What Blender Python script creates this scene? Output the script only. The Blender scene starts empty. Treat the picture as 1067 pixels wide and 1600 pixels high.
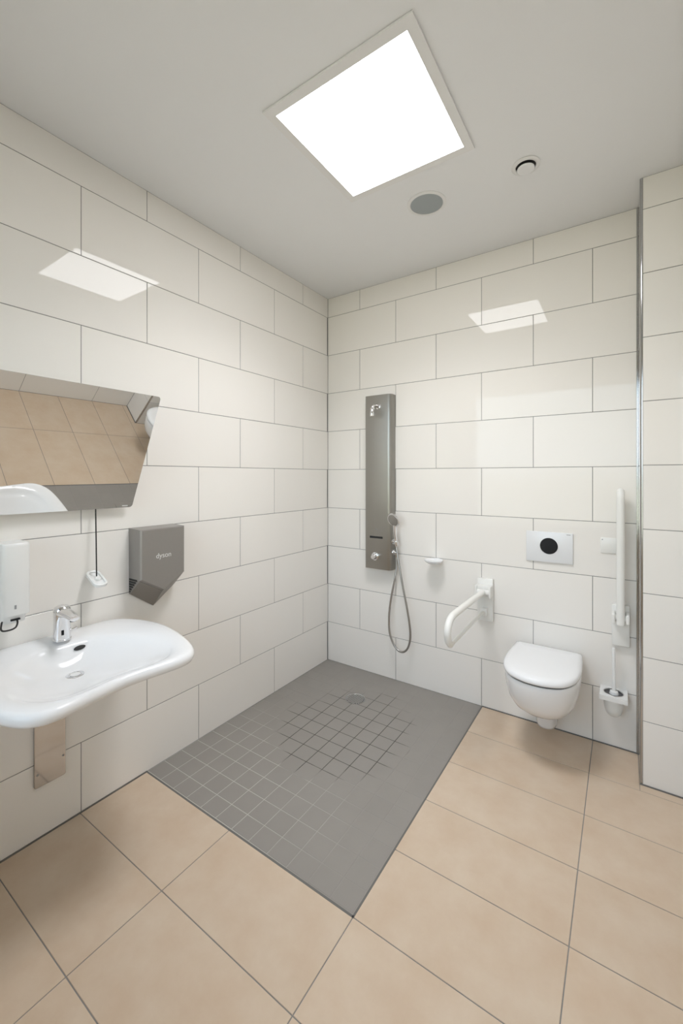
import bpy, bmesh, math, random
from mathutils import Vector, Matrix

random.seed(7)
PI = math.pi
scn = bpy.context.scene
COL = scn.collection

# ------------------------------------------------------------------ camera
cam_d = bpy.data.cameras.new('camera')
cam = bpy.data.objects.new('camera', cam_d)
COL.objects.link(cam)
cam.location = (1.9352, -2.6646, 1.4488)
cam.rotation_euler = (PI / 2, 0, 0.5953)
cam_d.sensor_fit = 'HORIZONTAL'
cam_d.sensor_width = 36.0
cam_d.lens = 650.04 / 1067 * 36.0
cam_d.shift_y = -(800 - 743.94) / 1067
cam_d.clip_start = 0.02
scn.camera = cam

# ------------------------------------------------------------------ world, light, exposure
PANEL_STRENGTH = 10.0        # glow of the diffuser itself
LAMP_WATTS = 11.0           # light the panel throws down into the room
SKY_STRENGTH = 4.0
scn.view_settings.view_transform = 'Standard'
scn.view_settings.look = 'None'
scn.view_settings.gamma = 1.0
scn.view_settings.use_curve_mapping = False
scn.view_settings.exposure = 0.10

world = bpy.data.worlds.new('world')
scn.world = world
world.use_nodes = True
nt = world.node_tree
nt.nodes.clear()
wo = nt.nodes.new('ShaderNodeOutputWorld')
bg = nt.nodes.new('ShaderNodeBackground')
tc = nt.nodes.new('ShaderNodeTexCoord')
sp = nt.nodes.new('ShaderNodeSeparateXYZ')
rp = nt.nodes.new('ShaderNodeValToRGB')
mr = nt.nodes.new('ShaderNodeMapRange')
mr.inputs['From Min'].default_value = -1
nt.links.new(tc.outputs['Generated'], sp.inputs[0])
nt.links.new(sp.outputs['Z'], mr.inputs['Value'])
nt.links.new(mr.outputs['Result'], rp.inputs['Fac'])
cr = rp.color_ramp
cr.elements[0].position = 0.0
cr.elements[0].color = (0.56, 0.50, 0.43, 1)
cr.elements[1].position = 1.0
cr.elements[1].color = (0.42, 0.57, 0.88, 1)
for pos, c in ((0.49, (0.50, 0.49, 0.41, 1)), (0.515, (0.80, 0.86, 0.95, 1))):
    e = cr.elements.new(pos)
    e.color = c
nt.links.new(rp.outputs['Color'], bg.inputs['Color'])
bg.inputs['Strength'].default_value = SKY_STRENGTH
nt.links.new(bg.outputs[0], wo.inputs[0])

# window opening in the front wall (behind the camera), lets the daylight in
WX0, WX1, WZ0, WZ1, WY = 0.15, 2.15, 0.75, 2.60, -3.25
pl = bpy.data.lights.new('window_portal', 'AREA')
pl.shape = 'RECTANGLE'
pl.size, pl.size_y = WX1 - WX0, WZ1 - WZ0
pl.cycles.is_portal = True
plo = bpy.data.objects.new('window_portal', pl)
COL.objects.link(plo)
plo.location = ((WX0 + WX1) / 2, WY - 0.12, (WZ0 + WZ1) / 2)
plo.rotation_euler = (PI / 2, 0, PI)

# ------------------------------------------------------------------ room numbers
H = 2.85            # ceiling height
RX = 2.25           # right wall
BX, BY = 2.0, -0.255  # column in the back right corner
SX, SY = 1.2, -1.51   # wet area corner

# ------------------------------------------------------------------ materials
ANISO_ROT = 0.0
def mat(name, color, rough=0.5, metal=0.0, spec=0.5, noise=0.0, nscale=8.0, bump=0.0, bscale=200.0,
        coat=0.0, vary=0.0, tint=None, aniso=0.0, stretch=None):
    m = bpy.data.materials.new(name)
    m.use_nodes = True
    t = m.node_tree
    b = t.nodes['Principled BSDF']
    b.inputs['Base Color'].default_value = (*color, 1)
    b.inputs['Roughness'].default_value = rough
    b.inputs['Metallic'].default_value = metal
    b.inputs['Specular IOR Level'].default_value = spec
    b.inputs['Coat Weight'].default_value = coat
    if aniso:
        b.inputs['Anisotropic'].default_value = aniso
        tg = t.nodes.new('ShaderNodeTangent')
        tg.direction_type = 'RADIAL'
        tg.axis = 'Z'
        t.links.new(tg.outputs[0], b.inputs['Tangent'])
        b.inputs['Anisotropic Rotation'].default_value = ANISO_ROT
    co = t.nodes.new('ShaderNodeNewGeometry').outputs['Position']
    if stretch:
        vm = t.nodes.new('ShaderNodeVectorMath')
        vm.operation = 'MULTIPLY'
        vm.inputs[1].default_value = stretch
        t.links.new(co, vm.inputs[0])
        co = vm.outputs[0]
    cur = None
    if noise or vary:
        mix = t.nodes.new('ShaderNodeMix')
        mix.data_type = 'RGBA'
        c2 = tint or tuple(c * 0.8 for c in color)
        mix.inputs['A'].default_value = (*color, 1)
        mix.inputs['B'].default_value = (*c2, 1)
        n = t.nodes.new('ShaderNodeTexNoise')
        n.inputs['Scale'].default_value = nscale
        n.inputs['Detail'].default_value = 6
        n.inputs['Roughness'].default_value = 0.6
        t.links.new(co, n.inputs['Vector'])
        ra = t.nodes.new('ShaderNodeMapRange')
        ra.inputs['From Min'].default_value = 0.3
        ra.inputs['From Max'].default_value = 0.7
        ra.inputs['To Max'].default_value = noise
        t.links.new(n.outputs['Fac'], ra.inputs['Value'])
        t.links.new(ra.outputs['Result'], mix.inputs['Factor'])
        cur = mix.outputs['Result']
        if vary:
            oi = t.nodes.new('ShaderNodeObjectInfo')
            hs = t.nodes.new('ShaderNodeHueSaturation')
            r2 = t.nodes.new('ShaderNodeMapRange')
            r2.inputs['To Min'].default_value = 1 - vary
            r2.inputs['To Max'].default_value = 1 + vary
            t.links.new(oi.outputs['Random'], r2.inputs['Value'])
            t.links.new(r2.outputs['Result'], hs.inputs['Value'])
            t.links.new(cur, hs.inputs['Color'])
            cur = hs.outputs['Color']
        t.links.new(cur, b.inputs['Base Color'])
    if bump:
        n2 = t.nodes.new('ShaderNodeTexNoise')
        n2.inputs['Scale'].default_value = bscale
        n2.inputs['Detail'].default_value = 3
        t.links.new(co, n2.inputs['Vector'])
        bp = t.nodes.new('ShaderNodeBump')
        bp.inputs['Strength'].default_value = bump
        bp.inputs['Distance'].default_value = 0.002
        t.links.new(n2.outputs['Fac'], bp.inputs['Height'])
        t.links.new(bp.outputs['Normal'], b.inputs['Normal'])
    return m

M = {}
M['wall_tile'] = mat('cream_glazed_tile', (0.87, 0.838, 0.788), 0.012, spec=0.32, noise=0.06, nscale=1.5, vary=0.012)
M['grout'] = mat('grey_grout', (0.27, 0.26, 0.25), 0.9, noise=0.3, nscale=20)
M['plaster'] = mat('white_plaster', (0.855, 0.855, 0.86), 0.9, spec=0.1, noise=0.05, nscale=2)
M['warm_plaster'] = mat('warm_beige_plaster', (0.76, 0.63, 0.47), 0.9, spec=0.2, noise=0.05, nscale=2)
M['floor_tile'] = mat('beige_stoneware', (0.67, 0.55, 0.425), 0.42, spec=0.35, noise=0.65, nscale=6.5,
                      tint=(0.57, 0.42, 0.29), bump=0.05, bscale=120, vary=0.02)
M['mosaic'] = mat('grey_mosaic', (0.31, 0.288, 0.262), 0.62, spec=0.25, noise=0.3, nscale=6, vary=0.012, bump=0.05)
M['ceramic'] = mat('white_ceramic', (0.86, 0.86, 0.86), 0.10, spec=0.30, noise=0.02)
M['white_plastic'] = mat('white_plastic', (0.84, 0.84, 0.82), 0.25, spec=0.45, noise=0.02)
M['white_coat'] = mat('white_powder_coat', (0.84, 0.83, 0.79), 0.3, noise=0.02)
M['plate_white'] = mat('satin_white_glass', (0.79, 0.795, 0.80), 0.2, noise=0.02)
M['chrome'] = mat('chrome', (0.82, 0.82, 0.83), 0.06, metal=1.0, noise=0.05, nscale=30)
M['plate_steel'] = mat('polished_steel', (0.58, 0.57, 0.57), 0.07, metal=1.0, noise=0.1, nscale=20)
M['steel'] = mat('brushed_steel', (0.365, 0.352, 0.325), 0.30, metal=1.0, aniso=0.85, noise=0.15, nscale=3, stretch=(120, 120, 1.0),
                 bump=0.04, bscale=4)
M['trim_steel'] = mat('satin_steel', (0.50, 0.50, 0.50), 0.12, metal=1.0, noise=0.1, nscale=10)
M['hose'] = mat('metal_hose', (0.42, 0.41, 0.39), 0.3, metal=1.0, noise=0.2, nscale=80)
M['dryer'] = mat('grey_lacquer', (0.30, 0.28, 0.26), 0.36, metal=0.45, noise=0.1, nscale=60)
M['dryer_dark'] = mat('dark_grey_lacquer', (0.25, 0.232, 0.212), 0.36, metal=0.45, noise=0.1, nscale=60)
M['black'] = mat('black_plastic', (0.010, 0.010, 0.012), 0.35, spec=0.25, noise=0.1)
M['dark'] = mat('dark_recess', (0.02, 0.02, 0.02), 0.7, noise=0.1)
M['rubber'] = mat('black_rubber', (0.015, 0.013, 0.012), 0.5, noise=0.1)
M['silicone'] = mat('grey_silicone', (0.15, 0.143, 0.133), 0.6, noise=0.2, nscale=15)
M['grille'] = mat('grey_grille', (0.37, 0.40, 0.41), 0.7, noise=0.2, nscale=300, bump=0.3, bscale=900)
M['shade_grey'] = mat('grey_painted_shade', (0.09, 0.09, 0.09), 0.6, noise=0.05)  # painted shade: seat gap under the lid and inside of the brush cup
M['print'] = mat('pale_print', (0.75, 0.74, 0.72), 0.5, noise=0.02)
M['mark'] = mat('grey_print', (0.3, 0.3, 0.3), 0.5, noise=0.02)
M['frosted'] = mat('frosted_glass', (0.80, 0.80, 0.77), 0.3, noise=0.05)
M['mirror'] = mat('mirror_glass', (0.80, 0.79, 0.76), 0.0, metal=1.0)
M['grate'] = mat('bright_steel', (0.72, 0.71, 0.69), 0.3, metal=1.0, noise=0.05)
M['frame'] = mat('white_lacquer', (0.82, 0.81, 0.80), 0.4, noise=0.02)

def mosaic_grout():
    """grout: dark where the wet floor is soiled round the drain, pale at the dry front, grey elsewhere"""
    m = mat('mosaic_grout', (0.235, 0.215, 0.19), 0.9)
    t = m.node_tree
    b = t.nodes['Principled BSDF']
    g = t.nodes.new('ShaderNodeNewGeometry')
    n = t.nodes.new('ShaderNodeTexNoise')
    n.inputs['Scale'].default_value = 5
    t.links.new(g.outputs['Position'], n.inputs['Vector'])
    def blob(center, scale, lo, hi, namp):
        s = t.nodes.new('ShaderNodeVectorMath'); s.operation = 'SUBTRACT'
        s.inputs[1].default_value = center
        t.links.new(g.outputs['Position'], s.inputs[0])
        k = t.nodes.new('ShaderNodeVectorMath'); k.operation = 'MULTIPLY'
        k.inputs[1].default_value = scale
        t.links.new(s.outputs[0], k.inputs[0])
        l = t.nodes.new('ShaderNodeVectorMath'); l.operation = 'LENGTH'
        t.links.new(k.outputs[0], l.inputs[0])
        a = t.nodes.new('ShaderNodeMath'); a.operation = 'MULTIPLY_ADD'
        a.inputs[1].default_value = namp
        t.links.new(n.outputs['Fac'], a.inputs[0])
        t.links.new(l.outputs['Value'], a.inputs[2])
        r = t.nodes.new('ShaderNodeMapRange')
        r.inputs['From Min'].default_value = lo
        r.inputs['From Max'].default_value = hi
        r.inputs['To Min'].default_value = 1
        r.inputs['To Max'].default_value = 0
        t.links.new(a.outputs[0], r.inputs['Value'])
        return r.outputs['Result']
    dark = blob((0.60, -0.67, 0), (1 / 0.38, 1 / 0.45, 0), 1.25, 1.5, 0.9)
    pale = blob((0.25, -1.35, 0), (1 / 0.55, 1 / 0.50, 0), 0.9, 1.75, 0.6)
    m1 = t.nodes.new('ShaderNodeMix'); m1.data_type = 'RGBA'
    m1.inputs['A'].default_value = (0.315, 0.293, 0.267, 1)
    m1.inputs['B'].default_value = (0.50, 0.475, 0.44, 1)
    t.links.new(pale, m1.inputs['Factor'])
    m2 = t.nodes.new('ShaderNodeMix'); m2.data_type = 'RGBA'
    m2.inputs['B'].default_value = (0.045, 0.04, 0.035, 1)
    t.links.new(m1.outputs['Result'], m2.inputs['A'])
    t.links.new(dark, m2.inputs['Factor'])
    t.links.new(m2.outputs['Result'], b.inputs['Base Color'])
    return m
M['mosaic_grout'] = mosaic_grout()

def emit(name, color, s):
    m = bpy.data.materials.new(name)
    m.use_nodes = True
    t = m.node_tree
    t.nodes.clear()
    o = t.nodes.new('ShaderNodeOutputMaterial')
    e = t.nodes.new('ShaderNodeEmission')
    e.inputs['Color'].default_value = (*color, 1)
    e.inputs['Strength'].default_value = s
    t.links.new(e.outputs[0], o.inputs[0])
    return m
M['lamp'] = emit('lit_diffuser', (0.96, 0.965, 1.0), PANEL_STRENGTH)

def glass_pane():
    m = bpy.data.materials.new('window_glass')
    m.use_nodes = True
    t = m.node_tree
    t.nodes.clear()
    o = t.nodes.new('ShaderNodeOutputMaterial')
    tr = t.nodes.new('ShaderNodeBsdfTransparent')
    tr.inputs[0].default_value = (0.93, 0.97, 0.96, 1)
    gl = t.nodes.new('ShaderNodeBsdfGlossy')
    gl.inputs['Roughness'].default_value = 0.02
    fr = t.nodes.new('ShaderNodeFresnel')
    mx = t.nodes.new('ShaderNodeMixShader')
    t.links.new(fr.outputs[0], mx.inputs[0])
    t.links.new(tr.outputs[0], mx.inputs[1])
    t.links.new(gl.outputs[0], mx.inputs[2])
    t.links.new(mx.outputs[0], o.inputs[0])
    return m
M['glass'] = glass_pane()

# ------------------------------------------------------------------ mesh helpers
def box(bm, x0, x1, y0, y1, z0, z1, bev=0.0, seg=2, mtx=None):
    r = bmesh.ops.create_cube(bm, size=1.0)
    vs = r['verts']
    for v in vs:
        v.co = Vector(((x0 + x1) / 2 + v.co.x * (x1 - x0), (y0 + y1) / 2 + v.co.y * (y1 - y0),
                       (z0 + z1) / 2 + v.co.z * (z1 - z0)))
    if bev:
        es = list({e for v in vs for e in v.link_edges})
        r2 = bmesh.ops.bevel(bm, geom=es, offset=bev, segments=seg, profile=0.5, affect='EDGES')
        vs = list({v for f in r2['faces'] for v in f.verts} | {v for v in vs if v.is_valid})
    if mtx:
        for v in vs:
            v.co = mtx @ v.co
    return vs

def loft(bm, rings, cap0=True, cap1=True, closed=True):
    vr = [[bm.verts.new(p) for p in ring] for ring in rings]
    n = len(vr[0])
    for a, b in zip(vr, vr[1:]):
        for i in range(n if closed else n - 1):
            j = (i + 1) % n
            bm.faces.new((a[i], a[j], b[j], b[i]))
    if cap0:
        bm.faces.new(list(reversed(vr[0])))
    if cap1:
        bm.faces.new(vr[-1])
    return vr

def frame_of(d):
    d = Vector(d).normalized()
    up = Vector((0, 0, 1)) if abs(d.z) < 0.95 else Vector((1, 0, 0))
    a = d.cross(up).normalized()
    return a, a.cross(d).normalized()

def revolve(bm, c, axis, prof, n=32):
    """prof: list of (distance along axis, radius)"""
    c, ax = Vector(c), Vector(axis).normalized()
    a, b = frame_of(ax)
    rings = [[c + ax * t + (a * math.cos(2 * PI * i / n) + b * math.sin(2 * PI * i / n)) * max(r, 1e-4)
              for i in range(n)] for t, r in prof]
    loft(bm, rings)

def tube(bm, pts, rad, n=12, cap=True):
    pts = [Vector(p) for p in pts]
    rads = rad if isinstance(rad, (list, tuple)) else [rad] * len(pts)
    rings = []
    a = None
    for i, p in enumerate(pts):
        t = (pts[min(i + 1, len(pts) - 1)] - pts[max(i - 1, 0)]).normalized()
        if a is None:
            a, b = frame_of(t)
        else:
            a = (a - t * a.dot(t)).normalized()
            b = a.cross(t)
        rings.append([p + (a * math.cos(2 * PI * k / n) + b * math.sin(2 * PI * k / n)) * rads[i] for k in range(n)])
    loft(bm, rings, cap, cap)

def spline(cp, per=8, closed=False):
    cp = [Vector(p) for p in cp]
    n = len(cp)
    out = []
    m = n if closed else n - 1
    for i in range(m):
        if closed:
            p0, p1, p2, p3 = cp[(i - 1) % n], cp[i], cp[(i + 1) % n], cp[(i + 2) % n]
        else:
            p1, p2 = cp[i], cp[i + 1]
            p0 = cp[i - 1] if i else p1 * 2 - p2
            p3 = cp[i + 2] if i + 2 < n else p2 * 2 - p1
        for k in range(per):
            t = k / per
            out.append(0.5 * ((2 * p1) + (p2 - p0) * t + (2 * p0 - 5 * p1 + 4 * p2 - p3) * t * t
                              + (3 * p1 - p0 - 3 * p2 + p3) * t ** 3))
    if not closed:
        out.append(cp[-1])
    return out

def round_rect(w, h, r, n=6):
    pts = []
    for cx, cy, a0 in ((w / 2 - r, h / 2 - r, 0), (-w / 2 + r, h / 2 - r, PI / 2),
                       (-w / 2 + r, -h / 2 + r, PI), (w / 2 - r, -h / 2 + r, 1.5 * PI)):
        for k in range(n + 1):
            a = a0 + PI / 2 * k / n
            pts.append((cx + r * math.cos(a), cy + r * math.sin(a)))
    return pts

def link(name, bm, m, parent=None, smooth=None, origin=None):
    bmesh.ops.recalc_face_normals(bm, faces=bm.faces)
    me = bpy.data.meshes.new(name)
    if origin is None and parent is not None:
        origin = Vector(parent.get('_o', (0, 0, 0)))
    if origin is not None:
        bmesh.ops.translate(bm, verts=bm.verts, vec=-Vector(origin))
    if smooth is not None:
        lim = math.radians(smooth)
        for f in bm.faces:
            f.smooth = True
        for e in bm.edges:
            if len(e.link_faces) == 2 and e.calc_face_angle(0) > lim:
                e.smooth = False
    bm.to_mesh(me)
    bm.free()
    me.materials.append(m)
    o = bpy.data.objects.new(name, me)
    COL.objects.link(o)
    if parent is not None:
        o.parent = parent
        o['_o'] = list(origin)
    elif origin is not None:
        o.location = origin
        o['_o'] = list(origin)
    return o

def thing(name, label, cat, loc, group=None):
    o = bpy.data.objects.new(name, None)
    COL.objects.link(o)
    o.empty_display_size = 0.05
    o.location = loc
    o['_o'] = list(loc)
    o['label'] = label
    o['category'] = cat
    if group:
        o['group'] = group
    return o

def structure(name, bm, m, label, cat):
    o = link(name, bm, m)
    o['kind'] = 'structure'
    o['label'] = label
    o['category'] = cat
    return o

# tile: front faces local -y, width along x, height along z, front plane y = 0
_tiles = {}
def tile_mesh(w, h, t, ch, m):
    key = (round(w, 4), round(h, 4), t, m.name)
    if key not in _tiles:
        bm = bmesh.new()
        rings = []
        for y, ins in ((t, 0.0), (ch, 0.0), (0.0, ch)):
            a, b = w / 2 - ins, h / 2 - ins
            rings.append([Vector((-a, y, -b)), Vector((a, y, -b)), Vector((a, y, b)), Vector((-a, y, b))])
        loft(bm, rings)
        bmesh.ops.recalc_face_normals(bm, faces=bm.faces)
        me = bpy.data.meshes.new('tile')
        bm.to_mesh(me)
        bm.free()
        me.materials.append(m)
        _tiles[key] = me
    return _tiles[key]

def put_tile(name, parent, loc, rot, w, h, m, t=0.009, ch=0.0008):
    o = bpy.data.objects.new(name, tile_mesh(w, h, t, ch, m))
    COL.objects.link(o)
    o.parent = parent
    o.location = loc
    o.rotation_euler = rot
    return o

WOB = math.radians(0.10)   # tiles are never laid perfectly flat
J = 0.0032      # joint width
def tile_wall(parent, place, lo, hi, off_even, off_odd, zmax=H, pitch=0.6):
    """place(s, z) -> location, rotation; joints at off + k*pitch along s"""
    z, row = 0.0, 0
    while z < zmax - 0.01:
        z1 = min(z + 0.3, zmax)
        off = off_odd if row % 2 else off_even
        k = math.floor((lo - off) / pitch)
        while off + k * pitch < hi - 1e-6:
            a, b = max(lo, off + k * pitch), min(hi, off + (k + 1) * pitch)
            if b - a > 0.012:
                loc, rot = place((a + b) / 2, (z + z1) / 2)
                rot = (rot[0] + random.uniform(-WOB, WOB), rot[1], rot[2] + random.uniform(-WOB, WOB))
                put_tile('tile', parent, loc, rot, b - a - J, z1 - z - J, M['wall_tile'])
            k += 1
        z = z1
        row += 1

# ------------------------------------------------------------------ the room
G = 0.0016  # joint depth
FY = WY
bm = bmesh.new(); box(bm, -0.12, -G, FY - 0.15, 0.12, -0.1, H + 0.1)
wl = structure('wall_left', bm, M['grout'], 'left wall of large cream glazed tiles behind the basin', 'wall')
tile_wall(wl, lambda s, z: ((0, s, z), (0, 0, PI / 2)), FY, 0.0, -0.6085, -0.3085)

bm = bmesh.new(); box(bm, -G, RX + 0.12, G, 0.12, -0.1, H + 0.1)
wb = structure('wall_back', bm, M['grout'], 'back wall of large cream glazed tiles behind the toilet', 'wall')
tile_wall(wb, lambda s, z: ((s, 0, z), (0, 0, 0)), 0.0, BX, 0.5957, 0.2957)

bm = bmesh.new(); box(bm, RX + G, RX + 0.12, FY - 0.15, G, -0.1, H + 0.1)
wr = structure('wall_right', bm, M['grout'], 'right wall of cream glazed tiles, seen in the tilted mirror', 'wall')
tile_wall(wr, lambda s, z: ((RX, s, z), (0, 0, -PI / 2)), FY, BY, -0.6085, -0.3085)

bm = bmesh.new(); box(bm, BX + G, RX + G, BY + G, G, -0.1, H + 0.1)
wc = structure('wall_column', bm, M['grout'], 'tiled boxed-out column in the far right corner', 'wall')
tile_wall(wc, lambda s, z: ((s, BY, z), (0, 0, 0)), BX + 0.010, RX, 1.95, 1.95)
tile_wall(wc, lambda s, z: ((BX, s, z), (0, 0, -PI / 2)), BY + 0.010, 0.0, -0.4, -0.4)

bm = bmesh.new()
box(bm, -0.12, WX0, FY - 0.15, FY, -0.1, H + 0.1)
box(bm, WX1, RX + 0.12, FY - 0.15, FY, -0.1, H + 0.1)
box(bm, WX0, WX1, FY - 0.15, FY, -0.1, WZ0)
box(bm, WX0, WX1, FY - 0.15, FY, WZ1, H + 0.1)
structure('wall_front', bm, M['warm_plaster'], 'plain beige plaster wall opposite the toilet, holding the window', 'wall')

bm = bmesh.new(); box(bm, -0.12, RX + 0.12, FY - 0.15, 0.12, H, H + 0.12)
structure('ceiling', bm, M['plaster'], 'smooth off-white plaster ceiling', 'ceiling')

# window behind the camera
bm = bmesh.new()
fw = 0.06
for x0, x1, z0, z1 in ((WX0, WX0 + fw, WZ0, WZ1), (WX1 - fw, WX1, WZ0, WZ1),
                       (WX0 + fw, WX1 - fw, WZ0, WZ0 + fw), (WX0 + fw, WX1 - fw, WZ1 - fw, WZ1)):
    box(bm, x0, x1, FY - 0.10, FY - 0.04, z0, z1)
win = structure('window_1', bm, M['frame'], 'white framed window in the wall behind the camera', 'window')
bm = bmesh.new(); box(bm, WX0 + fw, WX1 - fw, FY - 0.078, FY - 0.072, WZ0 + fw, WZ1 - fw)
link('pane', bm, M['glass'], win)

# floor: an L round the wet area
bm = bmesh.new()
box(bm, -G, RX + G, FY - 0.02, SY, -0.1, -G)
box(bm, SX, RX + G, SY, G, -0.1, -G)
fl = structure('floor', bm, M['grout'], 'beige stoneware tiled floor', 'floor')
RF = (-PI / 2, 0, 0)
xs = [0.0, 0.6, 1.2, 1.7965, RX]
ys = [0.0 - 0.306 - 0.3015 * k for k in range(-1, 11)]
ys[0] = 0.0
ys[-1] = max(ys[-1], FY)
for i in range(len(xs) - 1):
    for j in range(len(ys) - 1):
        x0, x1, y1, y0 = xs[i], xs[i + 1], ys[j], ys[j + 1]
        if x1 <= SX + 1e-6 and y0 >= SY - 0.01:
            continue
        if x0 >= 1.7 and y1 > BY:          # cut round the column
            x1 = BX
            if y0 < BY:
                put_tile('floor_tile', fl, ((BX + RX) / 2, (BY + y0) / 2, 0), RF, RX - BX, BY - y0 - J, M['floor_tile'])
        x1 = min(x1, RX)
        y0 = max(y0, FY)
        if y1 - y0 < 0.03:
            continue
        put_tile('floor_tile', fl, ((x0 + x1) / 2, (y0 + y1) / 2, 0), RF, x1 - x0 - J, y1 - y0 - J, M['floor_tile'])

# wet area: grey mosaic set level into the floor
sh = thing('shower_floor', 'grey square-mosaic walk-in shower floor in the room corner', 'shower floor', (0.6, -0.755, 0))
bm = bmesh.new(); box(bm, -G, SX, SY, G, -0.1, -0.0006)
link('grout_bed', bm, M['mosaic_grout'], sh)
mxs = [0.0] + [0.006 + 0.0995 * k for k in range(1, 12)] + [SX - 0.006]
mys = [0.0] + [-1.415 + 0.0995 * k for k in range(13, -1, -1)] + [SY + 0.006]
for i in range(len(mxs) - 1):
    for j in range(len(mys) - 1):
        x0, x1, y1, y0 = mxs[i], mxs[i + 1], mys[j], mys[j + 1]
        put_tile('mosaic_tile', sh, ((x0 + x1) / 2 - 0.6, (y0 + y1) / 2 + 0.755, 0), RF,
                 x1 - x0 - 0.0032, y1 - y0 - 0.0032, M['mosaic'], t=0.006, ch=0.0005)
bm = bmesh.new(); box(bm, 0, SX + 0.001, SY - 0.005, SY + 0.003, -0.02, 0.0006)
link('edge_strip', bm, M['silicone'], sh)
bm = bmesh.new(); box(bm, SX - 0.0035, SX + 0.0035, SY - 0.0035, 0, -0.02, 0.0006)
link('edge_strip', bm, M['silicone'], sh)

# sealant along the foot of the walls
def seal(i, x0, x1, y0, y1, label):
    bm = bmesh.new(); box(bm, x0, x1, y0, y1, -0.004, 0.005, 0.001, 1)
    o = structure('trim_%d' % i, bm, M['silicone'], label, 'sealant joint')
seal(2, 0.0, 0.006, FY, SY, 'grey sealant joint along the foot of the left wall')
seal(3, SX, BX, -0.006, 0.0, 'grey sealant joint along the foot of the back wall behind the toilet')
seal(4, BX, RX, BY - 0.006, BY, 'grey sealant joint along the foot of the tiled column')

# quarter-round steel profile on the column corner
bm = bmesh.new()
pr = [(BX + 0.010, BY)] + [(BX + 0.010 - 0.011 * math.sin(a), BY + 0.010 - 0.011 * math.cos(a))
                           for a in [PI / 2 * k / 10 for k in range(11)]] + [(BX, BY + 0.010), (BX + 0.010, BY + 0.010)]
loft(bm, [[(x, y, z) for x, y in pr] for z in (0.002, H)])
o = link('trim_1', bm, M['trim_steel'], smooth=50)
o['kind'] = 'structure'; o['label'] = 'satin steel quarter-round edge profile up the column corner'; o['category'] = 'edge trim'
# slim steel profile where the column meets the back wall
bm = bmesh.new()
box(bm, BX - 0.008, BX - 0.0005, -0.004, -0.0002, 0.006, H - 0.001, 0.001, 1)
o = link('trim_5', bm, M['trim_steel'])
o['kind'] = 'structure'; o['label'] = 'slim steel strip in the inner corner beside the column'; o['category'] = 'edge trim'

# ------------------------------------------------------------------ ceiling light
t = thing('ceiling_light', 'large square lit light panel with slim white frame on the ceiling', 'ceiling light', (1.10, -1.197, H))
lx0, lx1, ly0, ly1 = 0.788, 1.412, -1.512, -0.882
ix0, ix1, iy0, iy1 = 0.8235, 1.3765, -1.474, -0.918
bm = bmesh.new()
for a in ((lx0, ix0, ly0, ly1), (ix1, lx1, ly0, ly1), (ix0, ix1, ly0, iy0), (ix0, ix1, iy1, ly1)):
    box(bm, *a, H - 0.009, H - 0.0015)
link('frame', bm, M['frame'], t)
bm = bmesh.new(); box(bm, ix0, ix1, iy0, iy1, H - 0.008, H - 0.002)
link('diffuser', bm, M['lamp'], t)
al = bpy.data.lights.new('light_source', 'AREA')
al.shape = 'RECTANGLE'
al.size, al.size_y = ix1 - ix0, iy1 - iy0
al.energy = LAMP_WATTS
al.spread = math.radians(128)
al.color = (0.955, 0.965, 1.0)
alo = bpy.data.objects.new('light_source', al)
COL.objects.link(alo)
alo.parent = t
alo.location = ((ix0 + ix1) / 2 - 1.10, (iy0 + iy1) / 2 + 1.197, -0.0085)
bm = bmesh.new(); box(bm, lx0 + 0.006, lx1 - 0.006, ly0 + 0.006, ly1 - 0.006, H - 0.0016, H)
link('shadow_gap', bm, M['dark'], t)

# ------------------------------------------------------------------ ceiling speaker and air valve
t = thing('ceiling_speaker', 'round grey-grilled loudspeaker with white rim set in the ceiling', 'speaker', (1.098, -0.648, H))
c = (1.098, -0.648, H)
bm = bmesh.new(); revolve(bm, c, (0, 0, -1), [(0, 0.098), (0.003, 0.098), (0.006, 0.093), (0.006, 0.083), (0.003, 0.081), (0, 0.081)], 48)
link('rim', bm, M['frame'], t, 40)
bm = bmesh.new(); revolve(bm, c, (0, 0, -1), [(0, 0.081), (0.0045, 0.081), (0.0055, 0.06), (0.006, 0.0)], 48)
link('grille', bm, M['grille'], t, 40)
c = (1.571, -0.645, H)
t = thing('air_valve', 'small round white exhaust air valve with dark gap in the ceiling', 'air vent', c)
bm = bmesh.new(); revolve(bm, c, (0, 0, -1), [(0, 0.058), (0.003, 0.060), (0.006, 0.056), (0.008, 0.046), (0.006, 0.042), (0, 0.042)], 40)
link('collar', bm, M['frame'], t, 40)
bm = bmesh.new(); revolve(bm, c, (0, 0, -1), [(0, 0.0425), (0.001, 0.0425), (0.0012, 0.0)], 40)
link('throat', bm, M['dark'], t)
bm = bmesh.new(); revolve(bm, c, (0, 0, -1), [(0.001, 0.008), (0.013, 0.008), (0.014, 0.036), (0.018, 0.037), (0.021, 0.034), (0.022, 0.0)], 40)
link('disc', bm, M['plaster'], t, 40)

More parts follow.
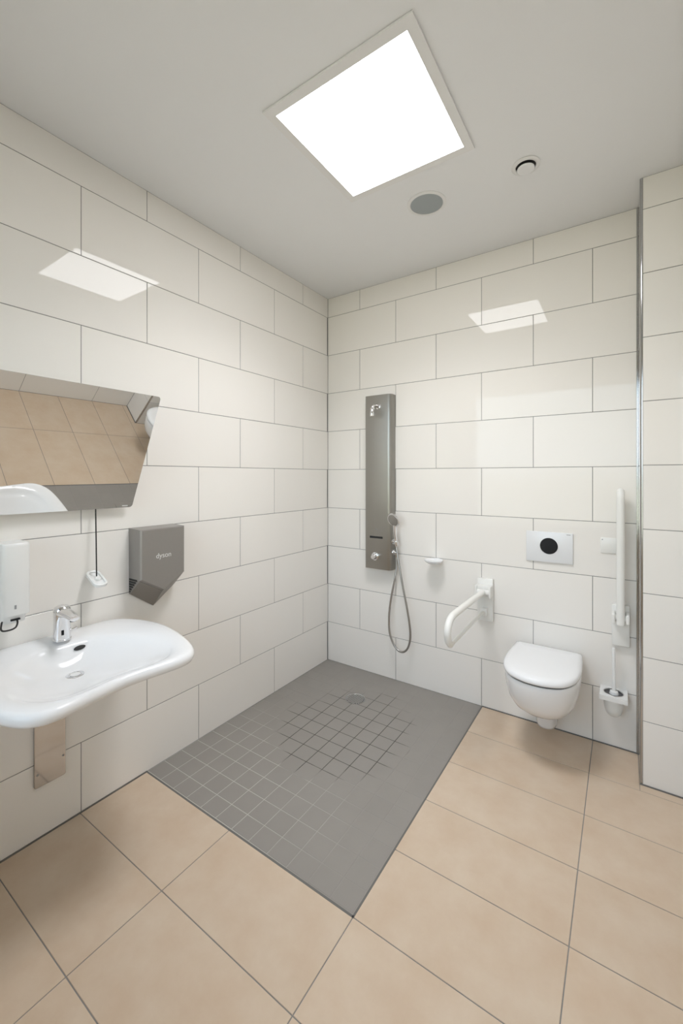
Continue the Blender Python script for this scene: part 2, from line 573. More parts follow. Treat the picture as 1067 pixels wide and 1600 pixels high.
# ------------------------------------------------------------------ shower panel
PX0, PX1, PZ0, PZ1, PD = 0.386, 0.594, 0.787, 2.026, 0.07
t = thing('shower_panel', 'tall brushed steel shower panel on the back wall', 'shower panel', (0.49, 0, 0.787))
prof = [(PX0, 0.0), (PX0, -PD + 0.006), (PX0 + 0.002, -PD + 0.002), (PX0 + 0.006, -PD)]
prof += [(PX1 - 0.028 + 0.028 * math.sin(a), -PD + 0.028 - 0.028 * math.cos(a)) for a in [PI / 2 * k / 10 for k in range(11)]]
prof += [(PX1, 0.0)]
bm = bmesh.new()
loft(bm, [[(x, y, z) for x, y in prof] for z in (PZ0, PZ1)])
link('body', bm, M['steel'], t, 40)
bm = bmesh.new(); box(bm, 0.424, 0.529, -PD - 0.0012, -PD + 0.002, 1.0055, 1.0205, 0.0008, 1)
link('control_slot', bm, M['dark'], t)
bm = bmesh.new(); revolve(bm, (0.479, -PD + 0.001, 1.070), (0, -1, 0), [(0, 0.006), (0.0025, 0.006), (0.003, 0.0)], 16)
link('sensor', bm, M['mark'], t)
bm = bmesh.new()
revolve(bm, (0.468, -PD + 0.001, 0.876), (0, -1, 0), [(0, 0.030), (0.004, 0.029), (0.006, 0.022), (0.006, 0.019), (0.032, 0.018), (0.037, 0.014), (0.038, 0.0)], 28)
k = link('knob', bm, M['chrome'], t, 40)
bm = bmesh.new(); box(bm, 0.462, 0.474, -PD - 0.036, -PD - 0.020, 0.889, 0.899, 0.002, 2)
link('knob_lever', bm, M['chrome'], k)
bm = bmesh.new()
revolve(bm, (0.493, -PD + 0.001, 1.942), (0, -1, 0), [(0, 0.019), (0.004, 0.018), (0.006, 0.014), (0.007, 0.0)], 24)
tube(bm, spline([(0.493, -PD, 1.942), (0.489, -PD - 0.03, 1.943), (0.483, -PD - 0.055, 1.937), (0.480, -PD - 0.062, 1.921)], 6), 0.0115, 14)
revolve(bm, (0.480, -PD - 0.062, 1.925), (0, -0.08, -1), [(0, 0.012), (0.003, 0.0145), (0.056, 0.0145), (0.060, 0.0125), (0.0605, 0.0)], 24)
link('shower_head', bm, M['chrome'], t, 40)
# holder on the right side of the panel
bm = bmesh.new()
revolve(bm, (PX1 - 0.001, -0.040, 0.988), (1, 0, 0), [(0, 0.020), (0.006, 0.019), (0.008, 0.012), (0.024, 0.011)], 20)
revolve(bm, (0.628, -0.046, 0.962), (-0.10, -0.16, 1), [(0, 0.0145), (0.006, 0.0175), (0.034, 0.0175), (0.038, 0.016)], 20)
link('handset_holder', bm, M['chrome'], t, 40)
bm = bmesh.new()
revolve(bm, (PX1 - 0.001, -0.030, 0.912), (1, 0, 0), [(0, 0.020), (0.005, 0.019), (0.007, 0.013), (0.030, 0.013), (0.036, 0.010), (0.037, 0)], 20)
revolve(bm, (0.616, -0.030, 0.912), (0, 0, -1), [(0, 0.010), (0.02, 0.010), (0.022, 0.008), (0.035, 0.008)], 16)
link('hose_outlet', bm, M['chrome'], t, 40)

# handset with hose (held in the holder)
t = thing('hand_shower', 'chrome hand shower with looped metal hose beside the steel panel', 'hand shower', (0.63, -0.06, 0.97))
bm = bmesh.new()
hp = spline([(0.628, -0.052, 0.958), (0.6245, -0.058, 1.01), (0.626, -0.072, 1.06), (0.632, -0.084, 1.11), (0.636, -0.093, 1.142)], 6)
tube(bm, hp, [0.0115 + 0.003 * i / len(hp) for i in range(len(hp))], 16)
link('handle', bm, M['chrome'], t, 50)
bm = bmesh.new()
HA = (-0.22, -0.90, -0.36)
revolve(bm, (0.633, -0.092, 1.152), HA, [(-0.012, 0.0), (-0.009, 0.020), (0.0, 0.038), (0.008, 0.048), (0.014, 0.050), (0.018, 0.047), (0.019, 0.0)], 28)
hd_ = link('spray_head', bm, M['chrome'], t, 40)
bm = bmesh.new(); revolve(bm, (0.633, -0.092, 1.152), HA, [(0.0175, 0.041), (0.0198, 0.041), (0.0208, 0.038), (0.021, 0.0)], 28)
link('spray_plate', bm, M['hose'], hd_, 40)
bm = bmesh.new()
hose = spline([(0.6285, -0.051, 0.962), (0.635, -0.056, 0.92), (0.655, -0.068, 0.84), (0.685, -0.076, 0.71), (0.722, -0.08, 0.55), (0.7435, -0.08, 0.42),
               (0.7425, -0.08, 0.335), (0.7165, -0.08, 0.268), (0.672, -0.08, 0.247), (0.624, -0.078, 0.279), (0.588, -0.076, 0.36),
               (0.581, -0.072, 0.47), (0.592, -0.066, 0.59), (0.612, -0.052, 0.72), (0.620, -0.036, 0.81), (0.617, -0.030, 0.881)], 8)
tube(bm, hose, 0.0072, 10)
link('hose', bm, M['hose'], t, 60)

# ------------------------------------------------------------------ soap dish
t = thing('soap_dish', 'small round white soap dish on the back wall right of the shower', 'soap dish', (0.905, 0, 0.885))
bm = bmesh.new()
revolve(bm, (0.906, -0.066, 0.876), (0, 0, 1), [(0, 0.030), (0.002, 0.040), (0.011, 0.054), (0.021, 0.060), (0.024, 0.0595), (0.0225, 0.056), (0.017, 0.046), (0.015, 0.0)], 36)
link('dish', bm, M['ceramic'], t, 50)
bm = bmesh.new(); box(bm, 0.886, 0.926, -0.022, 0, 0.874, 0.902, 0.005, 3)
link('wall_mount', bm, M['ceramic'], t, 40)

# ------------------------------------------------------------------ flush plate, blank plate
t = thing('flush_plate', 'pale rectangular flush plate with black round button above the toilet', 'flush plate', (1.58, 0, 1.037))
bm = bmesh.new(); box(bm, 1.459, 1.702, -0.010, 0, 0.951, 1.126, 0.003, 2)
link('plate', bm, M['plate_white'], t, 30)
bm = bmesh.new(); revolve(bm, (1.580, -0.0095, 1.046), (0, -1, 0), [(0, 0.0465), (0.0025, 0.0465), (0.0035, 0.0455), (0.0036, 0.0)], 40)
link('button', bm, M['black'], t, 40)
bm = bmesh.new(); box(bm, 1.670, 1.690, -0.0104, -0.0095, 1.1155, 1.1185)
link('printed_mark', bm, M['mark'], t)
t = thing('blank_wall_plate', 'small square white blank plate on the wall beside the folded-up rail', 'wall plate', (1.872, 0, 1.073))
bm = bmesh.new(); box(bm, 1.833, 1.910, -0.007, 0, 1.034, 1.116, 0.002, 2)
link('plate', bm, M['white_coat'], t, 30)
bm = bmesh.new(); revolve(bm, (1.841, -0.0068, 1.106), (0, -1, 0), [(0, 0.003), (0.0008, 0.003), (0.001, 0)], 12)
link('indicator', bm, M['mark'], t)

# ------------------------------------------------------------------ hinged support rails
def rail_points(x, piv, up):
    """thick tube outwards then a bend; folded up when up"""
    py, pz = piv
    path = [(0.0, 0.0), (0.30, 0.006), (0.52, 0.008), (0.58, 0.002), (0.617, -0.024), (0.628, -0.060), (0.618, -0.098), (0.588, -0.126)]
    ret = [(0.588, -0.126), (0.56, -0.130), (0.40, -0.128), (0.02, -0.122)]
    def m(p):
        d, h = p
        return (x, py - d, pz + h) if not up else (x, py - 0.0 + h, pz + d)
    return [m(p) for p in path], [m(p) for p in ret]

def rail(label, x, z0, z1, w, up):
    t = thing('support_rail', label, 'grab rail', (x, 0, z0), 'hinged rails either side of the toilet')
    bm = bmesh.new(); box(bm, x - w / 2, x + w / 2, -0.028, 0, z0, z1, 0.004, 3)
    link('wall_plate', bm, M['white_coat'], t, 40)
    if not up:
        py, pz = -0.062, z1 - 0.070
        for xa, xb, yb_, za in ((x - w / 2, x - w / 2 + 0.012, -0.085, -0.035), (x + w / 2 - 0.012, x + w / 2, -0.085, -0.035),
                                (x - w / 2 + 0.012, x + w / 2 - 0.012, -0.075, 0.012)):
            bm = bmesh.new(); box(bm, xa, xb, yb_, -0.026, pz + za, pz + 0.035, 0.004, 3)
            link('hinge_cheek' if za < 0 else 'hinge_cover', bm, M['white_coat'], t, 40)
        a, b = rail_points(x, (py, pz - 0.004), False)
        bm = bmesh.new()
        tube(bm, spline(a, 6), 0.0175, 18)
        link('upper_tube', bm, M['white_coat'], t, 60)
        bm = bmesh.new()
        tube(bm, spline(b, 6), [0.0165, 0.015, 0.0125] + [0.0095] * 16, 14)
        link('lower_tube', bm, M['white_coat'], t, 60)
        bm = bmesh.new(); revolve(bm, (x - w / 2 + 0.004, py, pz - 0.004), (1, 0, 0), [(0, 0.0), (0, 0.021), (w - 0.008, 0.021), (w - 0.008, 0.0)], 20)
        link('hinge_pin', bm, M['white_coat'], t, 40)
        bm = bmesh.new(); box(bm, x - 0.018, x + 0.018, -0.060, -0.026, z0 + 0.035, z0 + 0.085, 0.005, 3)
        link('stop_block', bm, M['white_coat'], t, 40)
    else:
        py, pz = -0.075, z1 - 0.055
        for s in (-1, 1):
            xa, xb = sorted((x + s * w / 2, x + s * (w / 2 - 0.016)))
            bm = bmesh.new(); box(bm, xa, xb, -0.098, -0.026, pz - 0.024, pz + 0.024, 0.006, 3)
            link('hinge_cheek', bm, M['white_coat'], t, 40)
        bm = bmesh.new()
        tube(bm, spline([(x, -0.085, pz - 0.030), (x, -0.085, pz + 0.30), (x, -0.085, pz + 0.585), (x, -0.083, pz + 0.632), (x, -0.070, pz + 0.652), (x, -0.052, pz + 0.652)], 6), 0.0185, 18)
        link('upper_tube', bm, M['white_coat'], t, 60)
        bm = bmesh.new()
        tube(bm, spline([(x, -0.052, pz + 0.652), (x, -0.038, pz + 0.63), (x, -0.036, pz + 0.55), (x, -0.040, pz + 0.03)], 6), 0.0105, 14)
        link('lower_tube', bm, M['white_coat'], t, 60)
        bm = bmesh.new(); revolve(bm, (x - w / 2 + 0.003, -0.070, pz), (1, 0, 0), [(0, 0.0), (0, 0.017), (w - 0.006, 0.017), (w - 0.006, 0.0)], 20)
        link('hinge_pin', bm, M['white_coat'], t, 40)
    return t
rail('white hinged support rail folded down, left of the toilet', 1.224, 0.551, 0.812, 0.094, False)
rail('white hinged support rail folded up, right of the toilet', 1.9235, 0.553, 0.768, 0.078, True)

# ------------------------------------------------------------------ toilet
TX = 1.580
t = thing('wall_hung_toilet', 'white wall-hung toilet with closed lid on the back wall', 'toilet', (TX, 0, 0.07))
def d_ring(hw, front, back, z, n=44, backw=None, tilt=0.0):
    """D shape: straight back, bulging sides, round front; y runs from back to front (negative)"""
    backw = backw or hw * 0.94
    ln = back - front
    pts = []
    cp = [(-backw, back), (-hw * 0.985, back - ln * 0.25), (-hw, back - ln * 0.50), (-hw * 0.93, back - ln * 0.72),
          (-hw * 0.70, back - ln * 0.895), (-hw * 0.36, back - ln * 0.977), (0, front)]
    cp = cp + [(-x, y) for x, y in reversed(cp[:-1])]
    s = spline([(x, y, 0) for x, y in cp], 5)
    return [Vector((TX + p.x, p.y, z + tilt * (p.y - back))) for p in s]
bm = bmesh.new()
rings = []
for hw, fr, z in ((0.038, -0.135, 0.062), (0.049, -0.158, 0.068), (0.053, -0.168, 0.085), (0.055, -0.178, 0.140), (0.062, -0.215, 0.176),
                  (0.084, -0.285, 0.196), (0.114, -0.352, 0.221), (0.142, -0.410, 0.258), (0.162, -0.452, 0.305),
                  (0.1725, -0.476, 0.360), (0.1765, -0.486, 0.405), (0.1775, -0.488, 0.428), (0.175, -0.485, 0.434), (0.165, -0.474, 0.435)):
    rings.append(d_ring(hw, fr, -0.002, z))
loft(bm, rings)
link('bowl', bm, M['ceramic'], t, 50)
bm = bmesh.new()
loft(bm, [d_ring(0.169, -0.478, -0.045, 0.434), d_ring(0.169, -0.478, -0.045, 0.4455)])
link('seat', bm, M['shade_grey'], t, 40)  # a white seat; the shade under the lid is put into its colour
bm = bmesh.new()
loft(bm, [d_ring(0.176, -0.490, -0.036, 0.4450), d_ring(0.1805, -0.4965, -0.034, 0.448), d_ring(0.1815, -0.498, -0.033, 0.456),
          d_ring(0.1795, -0.494, -0.034, 0.467), d_ring(0.172, -0.483, -0.040, 0.4745), d_ring(0.155, -0.455, -0.055, 0.4785),
          d_ring(0.10, -0.38, -0.12, 0.4805), d_ring(0.03, -0.27, -0.22, 0.4810)])
link('lid', bm, M['ceramic'], t, 60)
bm = bmesh.new(); box(bm, TX - 0.085, TX + 0.085, -0.040, -0.008, 0.4385, 0.462, 0.006, 3)
link('hinge_block', bm, M['ceramic'], t, 40)

# ------------------------------------------------------------------ toilet brush
t = thing('toilet_brush', 'white wall-mounted toilet brush in a square holder right of the toilet', 'toilet brush', (1.893, 0, 0.19))
bm = bmesh.new()
# square frame with a round hole
n = 32
cx_, cy_ = 1.893, -0.062
sq, ci = [], []
for i in range(n):
    a = 2 * PI * i / n + PI / 4
    c_, s_ = math.cos(a), math.sin(a)
    k = 0.061 / max(abs(c_), abs(s_))
    sq.append((cx_ + c_ * k, cy_ + s_ * k)); ci.append((cx_ + c_ * 0.046, cy_ + s_ * 0.046))
v = loft(bm, [[(x, y, 0.292) for x, y in ci], [(x, y, 0.292) for x, y in sq], [(x, y, 0.316) for x, y in sq], [(x, y, 0.316) for x, y in ci], [(x, y, 0.292) for x, y in ci]], False, False)
link('holder_frame', bm, M['white_plastic'], t, 30)
bm = bmesh.new(); revolve(bm, (cx_, cy_, 0.312), (0, 0, -1), [(-0.0045, 0.0465), (-0.0055, 0.044), (-0.004, 0.042), (0.0, 0.0455)], 32)
for f in [f for f in bm.faces if len(f.verts) > 4]:
    bm.faces.remove(f)
link('cup_rim', bm, M['chrome'], t, 40)
bm = bmesh.new(); revolve(bm, (cx_, cy_, 0.310), (0, 0, -1), [(0, 0.0445), (0.001, 0.0445), (0.0012, 0.0)], 32)
link('cup_shade', bm, M['shade_grey'], t, 40)  # flat dark disc across the mouth, painted as the shade inside the cup
bm = bmesh.new(); revolve(bm, (cx_, cy_, 0.293), (0, 0, -1), [(0, 0.045), (0.03, 0.0445), (0.06, 0.041), (0.083, 0.033), (0.096, 0.020), (0.10, 0.0)], 32)
link('cup', bm, M['frosted'], t, 40)
bm = bmesh.new(); revolve(bm, (cx_ + 0.002, cy_, 0.29), (-0.006, 0.0, 1), [(0, 0.020), (0.02, 0.022), (0.034, 0.018), (0.036, 0.009), (0.12, 0.0075), (0.255, 0.0075), (0.26, 0.006), (0.2605, 0.0)], 20)
link('brush_handle', bm, M['white_plastic'], t, 40)

# ------------------------------------------------------------------ wash basin
YC = -1.934
t = thing('wash_basin', 'wide white ceramic wash basin with curved front on the left wall', 'wash basin', (0, YC, 0.62))
half = [(0.003, 0.0), (0.003, 0.12), (0.003, 0.200), (0.020, 0.258), (0.07, 0.305), (0.16, 0.342), (0.26, 0.352), (0.36, 0.343), (0.45, 0.324), (0.52, 0.303),
        (0.567, 0.278), (0.597, 0.242), (0.606, 0.200), (0.600, 0.145), (0.590, 0.080), (0.584, 0.03), (0.583, 0.0)]
bowl_half = [(0.134, 0.0), (0.134, 0.05), (0.140, 0.10), (0.172, 0.155), (0.225, 0.200), (0.29, 0.234), (0.36, 0.247), (0.43, 0.241), (0.49, 0.221),
             (0.528, 0.188), (0.545, 0.150), (0.547, 0.115), (0.545, 0.08), (0.542, 0.05), (0.540, 0.025), (0.539, 0.01), (0.539, 0.0)]
def sym(hf):
    full = hf + [(x, -u) for x, u in reversed(hf[1:-1])]
    return spline([(x, u, 0) for x, u in full], 5, True)
OUT, BWL = sym(half), sym(bowl_half)
DR = Vector((0.236, -0.004, 0))
nO = len(OUT)
def circ_like(c, r, ref):
    return [c + (p - c).normalized() * r for p in ref]
ZR = 0.799
def deck_z(x):
    return ZR + 0.006 * max(0.0, 1 - x / 0.16) - 0.009 * min(1.0, max(0.0, (x - 0.22) / 0.36)) ** 1.5
cen = Vector((0.32, 0, 0))
def inset(ring, d):
    out = []
    n = len(ring)
    for i in range(n):
        tg = (ring[(i + 1) % n] - ring[i - 1]).normalized()
        nrm = Vector((tg.y, -tg.x, 0))
        if (cen - ring[i]).dot(nrm) < 0:
            nrm = -nrm
        q = ring[i] + nrm * d
        out.append(Vector((max(q.x, 0.003), q.y, 0)))
    return out
drc = circ_like(DR, 0.026, BWL)
rings = []
def W(ring, zf):
    return [Vector((p.x, YC + p.y, zf(p) if callable(zf) else zf)) for p in ring]
def mixr(a, b, k):
    return [p.lerp(q, k) for p, q in zip(a, b)]
rings.append(W(drc, 0.705))
for k, z in ((0.15, 0.708), (0.30, 0.7145), (0.45, 0.724), (0.60, 0.736), (0.74, 0.750), (0.86, 0.7635), (0.94, 0.7735)):
    rings.append(W(mixr(drc, BWL, k), z))
rings.append(W(BWL, lambda p: deck_z(p.x) - 0.0155))
rings.append(W(mixr(BWL, OUT, 0.12), lambda p: deck_z(p.x) - 0.0095))
rings.append(W(mixr(BWL, OUT, 0.26), lambda p: deck_z(p.x) - 0.0048))
rings.append(W(mixr(BWL, OUT, 0.42), lambda p: deck_z(p.x) - 0.0018))
rings.append(W(mixr(BWL, OUT, 0.6), lambda p: deck_z(p.x)))
rings.append(W(inset(OUT, 0.018), lambda p: deck_z(p.x) - 0.0006))
rings.append(W(inset(OUT, 0.009), lambda p: deck_z(p.x) - 0.003))
rings.append(W(inset(OUT, 0.002), lambda p: deck_z(p.x) - 0.011))
rings.append(W(OUT, lambda p: deck_z(p.x) - 0.020))
rings.append(W(inset(OUT, 0.001), lambda p: deck_z(p.x) - 0.030))
rings.append(W(inset(OUT, 0.006), lambda p: deck_z(p.x) - 0.039))
rings.append(W(inset(OUT, 0.016), lambda p: deck_z(p.x) - 0.044))
rings.append(W(inset(OUT, 0.034), lambda p: deck_z(p.x) - 0.047))
low = [Vector((max(0.003, 0.19 + (p.x - 0.32) * 0.48), p.y * 0.42, 0)) for p in OUT]
base = inset(OUT, 0.034)
for k, z in ((0.25, 0.722), (0.5, 0.708), (0.75, 0.688), (0.9, 0.665), (1.0, 0.645)):
    rings.append(W(mixr(base, low, k), z))
bm = bmesh.new(); loft(bm, rings, cap0=False)
link('basin', bm, M['ceramic'], t, 70)
bm = bmesh.new(); revolve(bm, (DR.x, YC, 0.700), (0, 0, 1), [(0, 0.031), (0.005, 0.031), (0.0065, 0.029), (0.0065, 0.022), (0.004, 0.020), (0.004, 0.0)], 28)
d_ = link('drain_ring', bm, M['chrome'], t, 40)
bm = bmesh.new(); revolve(bm, (DR.x, YC, 0.702), (0, 0, 1), [(0, 0.012), (0.004, 0.017), (0.006, 0.016), (0.0075, 0.0)], 24)
link('drain_plug', bm, M['white_plastic'], d_, 40)
bm = bmesh.new()
ax = Vector((0.80, 0, 0.60))
oc = Vector((0.1475, YC + 0.055, 0.7680))
rr = []
for tt, k in ((-0.004, 1.0), (0.0012, 1.0), (0.0018, 0.9)):
    rr.append([oc + ax * tt + Vector((-0.6, 0, 0.8)) * 0.0085 * k * math.sin(2 * PI * i / 24) + Vector((0, 1, 0)) * 0.021 * k * math.cos(2 * PI * i / 24) for i in range(24)])
loft(bm, rr)
link('overflow', bm, M['dark'], t, 40)
bm = bmesh.new(); revolve(bm, (DR.x, YC, 0.64), (0, 0, -1), [(0, 0.024), (0.012, 0.024), (0.013, 0.018), (0.05, 0.018), (0.052, 0.0)], 20)
link('waste_pipe', bm, M['black'], t, 40)

# tap
t = thing('basin_tap', 'short chrome sensor tap standing on the wash basin', 'tap', (0.100, YC + 0.010, 0.804))
tx, ty = 0.098, YC + 0.012
bm = bmesh.new(); revolve(bm, (tx, ty, 0.8035), (0, 0, 1), [(0, 0.0315), (0.004, 0.0315), (0.005, 0.0295), (0.094, 0.0295), (0.095, 0.0285)], 32)
link('body', bm, M['chrome'], t, 40)
bm = bmesh.new(); revolve(bm, (tx, ty, 0.8985), (0, 0, 1), [(0, 0.0285), (0.001, 0.0298), (0.024, 0.0298), (0.033, 0.0265), (0.039, 0.018), (0.040, 0.0)], 32)
link('cap', bm, M['chrome'], t, 40)
bm = bmesh.new()
rr = []
for k in range(9):
    s = k / 8
    cxk = tx + 0.006 + 0.102 * s
    cz = 0.913 + 0.004 * s - 0.012 * s * s
    wy, hz = 0.027 - 0.010 * s, 0.019 - 0.010 * s
    rr.append([(cxk, ty + wy * math.cos(2 * PI * i / 20), cz + hz * math.sin(2 * PI * i / 20)) for i in range(20)])
loft(bm, rr)
sp_ = link('spout', bm, M['chrome'], t, 50)
bm = bmesh.new(); revolve(bm, (tx + 0.094, ty, 0.901), (0.1, 0, -1), [(0, 0.011), (0.008, 0.011), (0.009, 0.0)], 18)
link('aerator', bm, M['dark'], sp_, 40)
bm = bmesh.new()
an = math.radians(-48)
ro = Matrix.Translation((tx, ty, 0.840)) @ Matrix.Rotation(an + PI / 2, 4, 'Z')
box(bm, -0.0045, 0.0045, -0.0305, -0.027, -0.010, 0.010, 0.001, 1, Matrix.Translation((tx, ty, 0.838)) @ Matrix.Rotation(math.radians(72), 4, 'Z'))
link('sensor_window', bm, M['black'], t)
bm = bmesh.new()
tube(bm, [(tx + 0.004, ty + 0.026, 0.832), (tx + 0.006, ty + 0.040, 0.834), (tx + 0.007, ty + 0.050, 0.839)], [0.007, 0.006, 0.005], 12)
link('mixing_lever', bm, M['chrome'], t, 50)

# chrome cover plate below the basin
t = thing('trap_cover_plate', 'polished metal cover plate on the wall under the wash basin', 'cover plate', (0, -1.929, 0.209))
bm = bmesh.new()
rp_ = round_rect(0.112, 0.33, 0.008, 4)
loft(bm, [[(x, -1.929 + u * s, 0.374 + v_ * (1 if s == 1 else 0.993)) for u, v_ in rp_] for x, s in ((0.0, 1), (0.011, 1), (0.0125, 0.975))])
link('plate', bm, M['plate_steel'], t, 25)
for u, z in ((-0.046, 0.262), (0.046, 0.292)):
    bm = bmesh.new(); revolve(bm, (0.0123, -1.929 + u, z), (1, 0, 0), [(0, 0.0042), (0.0012, 0.004), (0.0018, 0.0)], 14)
    link('screw', bm, M['mark'], t, 40)

# ------------------------------------------------------------------ tilted mirror
TA = math.radians(25.2)
MB_, MZ, MH = 0.031, 1.3045, 0.541
yR, yL = -1.602, -2.272
ym = (yR + yL) / 2
t = thing('tilting_mirror', 'frameless mirror tilted down from the left wall above the basin', 'mirror', (0, ym, MZ))
# local frame: u along -y (to the right seen from the room is +y), v up the glass, n towards the room
def mp(u, v, w):
    p = Vector((v * math.sin(TA) + w * math.cos(TA), u - (yR - ym), v * math.cos(TA) - w * math.sin(TA)))
    p.rotate(Matrix.Rotation(math.radians(0.5), 3, 'Z'))
    return p + Vector((MB_, yR, MZ))
rp_ = round_rect(yR - yL, MH, 0.013, 5)
bm = bmesh.new()
loft(bm, [[mp(u * s, v_ * s + MH / 2, w) for u, v_ in rp_] for w, s in ((-0.006, 0.998), (-0.001, 1.0), (0.0, 0.9985))])
link('glass', bm, M['mirror'], t, 20)
bm = bmesh.new()
loft(bm, [[mp(u * 0.90, v_ * 0.88 + MH / 2, w) for u, v_ in rp_] for w in (-0.016, -0.0061)])
link('back_panel', bm, M['white_plastic'], t, 30)
bm = bmesh.new(); box(bm, 0.0, 0.022, ym - 0.22, ym + 0.22, 1.320, 1.350, 0.003, 2)
link('hinge_rail', bm, M['white_coat'], t, 40)
for s in (-1, 1):
    bm = bmesh.new()
    tube(bm, [(0.004, ym + s * 0.2, 1.60), (0.06, ym + s * 0.2, 1.61), mp(s * 0.2, 0.36, -0.014)], 0.008, 10)
    link('support_arm', bm, M['white_coat'], t, 50)
bm = bmesh.new(); box(bm, -0.013, 0.013, -0.001, 0.0012, -0.002, 0.002, 0, 1)
for v in bm.verts:
    v.co = mp(yR - ym - 0.036 + v.co.x, 0.009 + v.co.z, v.co.y)
link('corner_mark', bm, M['print'], t)
# tilt rod and handle hanging from the mirror
rx, ry = 0.036, -1.764
bm = bmesh.new(); tube(bm, [(0.024, ry + 0.003, 1.335), (0.025, ry + 0.003, 1.30), (rx, ry, 1.16), (0.046, ry - 0.003, 1.008)], 0.0028, 8)
link('tilt_rod', bm, M['rubber'], t, 60)
bm = bmesh.new()
mm = Matrix.Translation((0.052, ry - 0.005, 1.006)) @ Matrix.Rotation(math.radians(26), 4, 'Y')
ro_, ri_ = round_rect(0.108, 0.056, 0.022, 6), round_rect(0.088, 0.038, 0.016, 6)
def hr(ring, z):
    return [mm @ Vector((a, b, z)) for a, b in ring]
loft(bm, [hr(ri_, -0.001), hr(ri_, 0.005), hr(round_rect(0.098, 0.047, 0.019, 6), 0.008), hr(ro_, 0.005), hr(ro_, -0.007),
          hr(round_rect(0.100, 0.048, 0.018, 6), -0.010)])
hd = link('tilt_handle', bm, M['white_plastic'], t, 50)
bm = bmesh.new(); revolve(bm, mm @ Vector((0.004, 0.003, -0.002)), mm.to_3x3() @ Vector((0, 0, 1)), [(0, 0.013), (0.009, 0.011), (0.010, 0.0)], 18)
link('handle_boss', bm, M['white_plastic'], hd, 40)

# ------------------------------------------------------------------ hand dryer
t = thing('hand_dryer', 'grey hand dryer with V-shaped lower edge on the left wall', 'hand dryer', (0, -1.484, 0.81))
yl, yr, yc = -1.600, -1.368, -1.484
DX = 0.101
# upper body: pentagon in the y-z plane, lofted from the wall
def pent(x, top, side, tip, ins=0.0):
    return [(x, yl + ins, top), (x, yl + ins, side), (x, yc, tip), (x, yr - ins, side), (x, yr - ins, top)]
bm = bmesh.new()
loft(bm, [pent(0.001, 1.203, 0.955, 0.885), pent(DX - 0.006, 1.199, 0.967, 0.899), pent(DX, 1.195, 0.971, 0.904, 0.006)])
link('front_body', bm, M['dryer'], t, 25)
# lower jaw: the two slanting faces fall back to the wall
bm = bmesh.new()
loft(bm, [[(0.001, yl, 0.955), (0.001, yl, 0.893), (0.001, yc, 0.810), (0.001, yr, 0.893), (0.001, yr, 0.955), (0.001, yc, 0.885)],
          [(0.012, yl, 0.957), (0.012, yl, 0.893), (0.012, yc, 0.810), (0.012, yr, 0.893), (0.012, yr, 0.957), (0.012, yc, 0.887)],
          [(DX - 0.012, yl + 0.001, 0.967), (DX - 0.012, yl + 0.001, 0.962), (DX - 0.012, yc, 0.893), (DX - 0.012, yr - 0.001, 0.962), (DX - 0.012, yr - 0.001, 0.967), (DX - 0.012, yc, 0.898)]])
link('lower_jaw', bm, M['dryer_dark'], t, 25)
for k in range(6):      # louvres low on the left side
    z = 0.963 - 0.0115 * k
    xe = 0.070 - 0.0115 * k
    bm = bmesh.new(); box(bm, 0.006, max(0.014, xe), yl - 0.0016, yl + 0.002, z - 0.0040, z + 0.0040)
    link('louvre', bm, M['dark'], t)
fc = bpy.data.curves.new('logo', 'FONT')
fc.body = 'dyson'
fc.size = 0.034
fc.align_x = 'CENTER'
fc.extrude = 0.0003
fo = bpy.data.objects.new('logo_text', fc)
dg = bpy.context.evaluated_depsgraph_get()
COL.objects.link(fo)
bpy.context.view_layer.update()
me = bpy.data.meshes.new_from_object(fo.evaluated_get(bpy.context.evaluated_depsgraph_get()))
bpy.data.objects.remove(fo)
me.materials.clear()
me.materials.append(M['print'])
w_ = max(v.co.x for v in me.vertices) - min(v.co.x for v in me.vertices)
me.transform(Matrix.Scale(0.078 / w_, 4))
lo_ = bpy.data.objects.new('lettering', me)
COL.objects.link(lo_)
lo_.parent = t
lo_.location = (DX + 0.0004, yc - yc, 1.058 - 0.81)
lo_.rotation_euler = (PI / 2, 0, PI / 2)

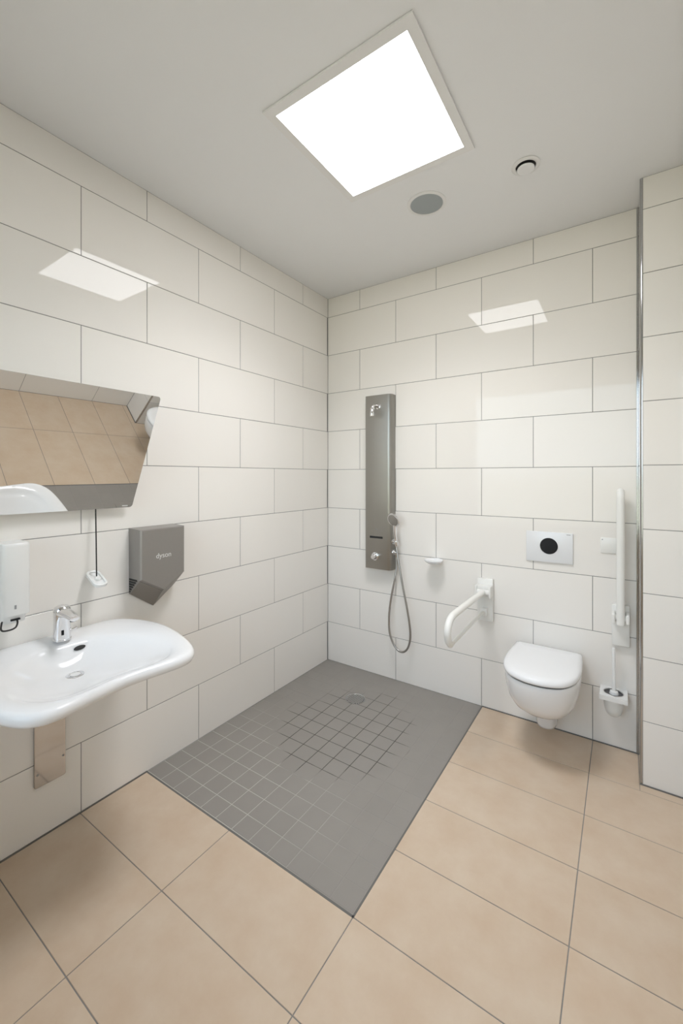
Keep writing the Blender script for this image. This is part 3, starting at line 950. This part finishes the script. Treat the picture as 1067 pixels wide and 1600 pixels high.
# ------------------------------------------------------------------ soap dispenser
t = thing('soap_dispenser', 'white soap dispenser with black elbow lever on the left wall', 'soap dispenser', (0, -2.078, 0.91))
ya, yb = -2.118, -2.030
bm = bmesh.new()
rp_ = [(0, ya), (0.095, ya), (0.105, ya + 0.003), (0.111, ya + 0.012), (0.113, (ya + yb) / 2), (0.111, yb - 0.012), (0.105, yb - 0.003), (0.095, yb), (0, yb)]
def sc(ring, k, z):
    return [(x * k, -2.078 + (y + 2.078) * k, z) for x, y in ring]
loft(bm, [sc(rp_, 0.98, 0.942), sc(rp_, 1, 0.946), sc(rp_, 1, 1.192), sc(rp_, 0.985, 1.200), sc(rp_, 0.95, 1.204)])
link('cover', bm, M['white_plastic'], t, 40)
bm = bmesh.new(); loft(bm, [sc(rp_, 0.80, 0.912), sc(rp_, 0.86, 0.9415)])
link('pump_base', bm, M['white_plastic'], t, 40)
bm = bmesh.new(); box(bm, 0.1105, 0.1138, -2.082, -2.076, 0.967, 0.981)
link('level_window', bm, M['mark'], t)
bm = bmesh.new(); box(bm, 0.088, 0.100, -2.088, -2.060, 0.922, 0.928)
link('outlet_slot', bm, M['dark'], t)
bm = bmesh.new()
tube(bm, spline([(0.085, -2.066, 0.924), (0.11, -2.072, 0.918), (0.124, -2.078, 0.912), (0.128, -2.084, 0.905), (0.130, -2.096, 0.9015), (0.130, -2.112, 0.9015), (0.128, -2.122, 0.904), (0.124, -2.125, 0.912), (0.09, -2.112, 0.924)], 6), 0.0030, 8)
link('elbow_lever', bm, M['rubber'], t, 60)

# ------------------------------------------------------------------ floor drain in the wet area
dc = Vector((0.492, -0.374, 0))
t = thing('floor_drain', 'round slotted steel drain in the grey shower floor', 'drain', dc)
bm = bmesh.new(); revolve(bm, dc, (0, 0, 1), [(-0.004, 0.066), (0.0012, 0.066), (0.0018, 0.062), (0.0010, 0.059), (0.0, 0.058)], 36)
link('rim', bm, M['trim_steel'], t, 40)
bm = bmesh.new(); revolve(bm, dc, (0, 0, 1), [(-0.003, 0.058), (0.0004, 0.058), (0.0005, 0.0)], 36)
link('sump', bm, M['dark'], t)
for k in range(-5, 6):
    u = k * 0.0102
    hl = math.sqrt(max(0.0, 0.058 ** 2 - u * u)) - 0.002
    if hl < 0.01:
        continue
    bm = bmesh.new(); box(bm, dc.x - hl, dc.x + hl, dc.y + u - 0.0026, dc.y + u + 0.0026, -0.002, 0.0020)
    link('bar', bm, M['grate'], t)

for o in bpy.data.objects:
    if '_o' in o:
        del o['_o']
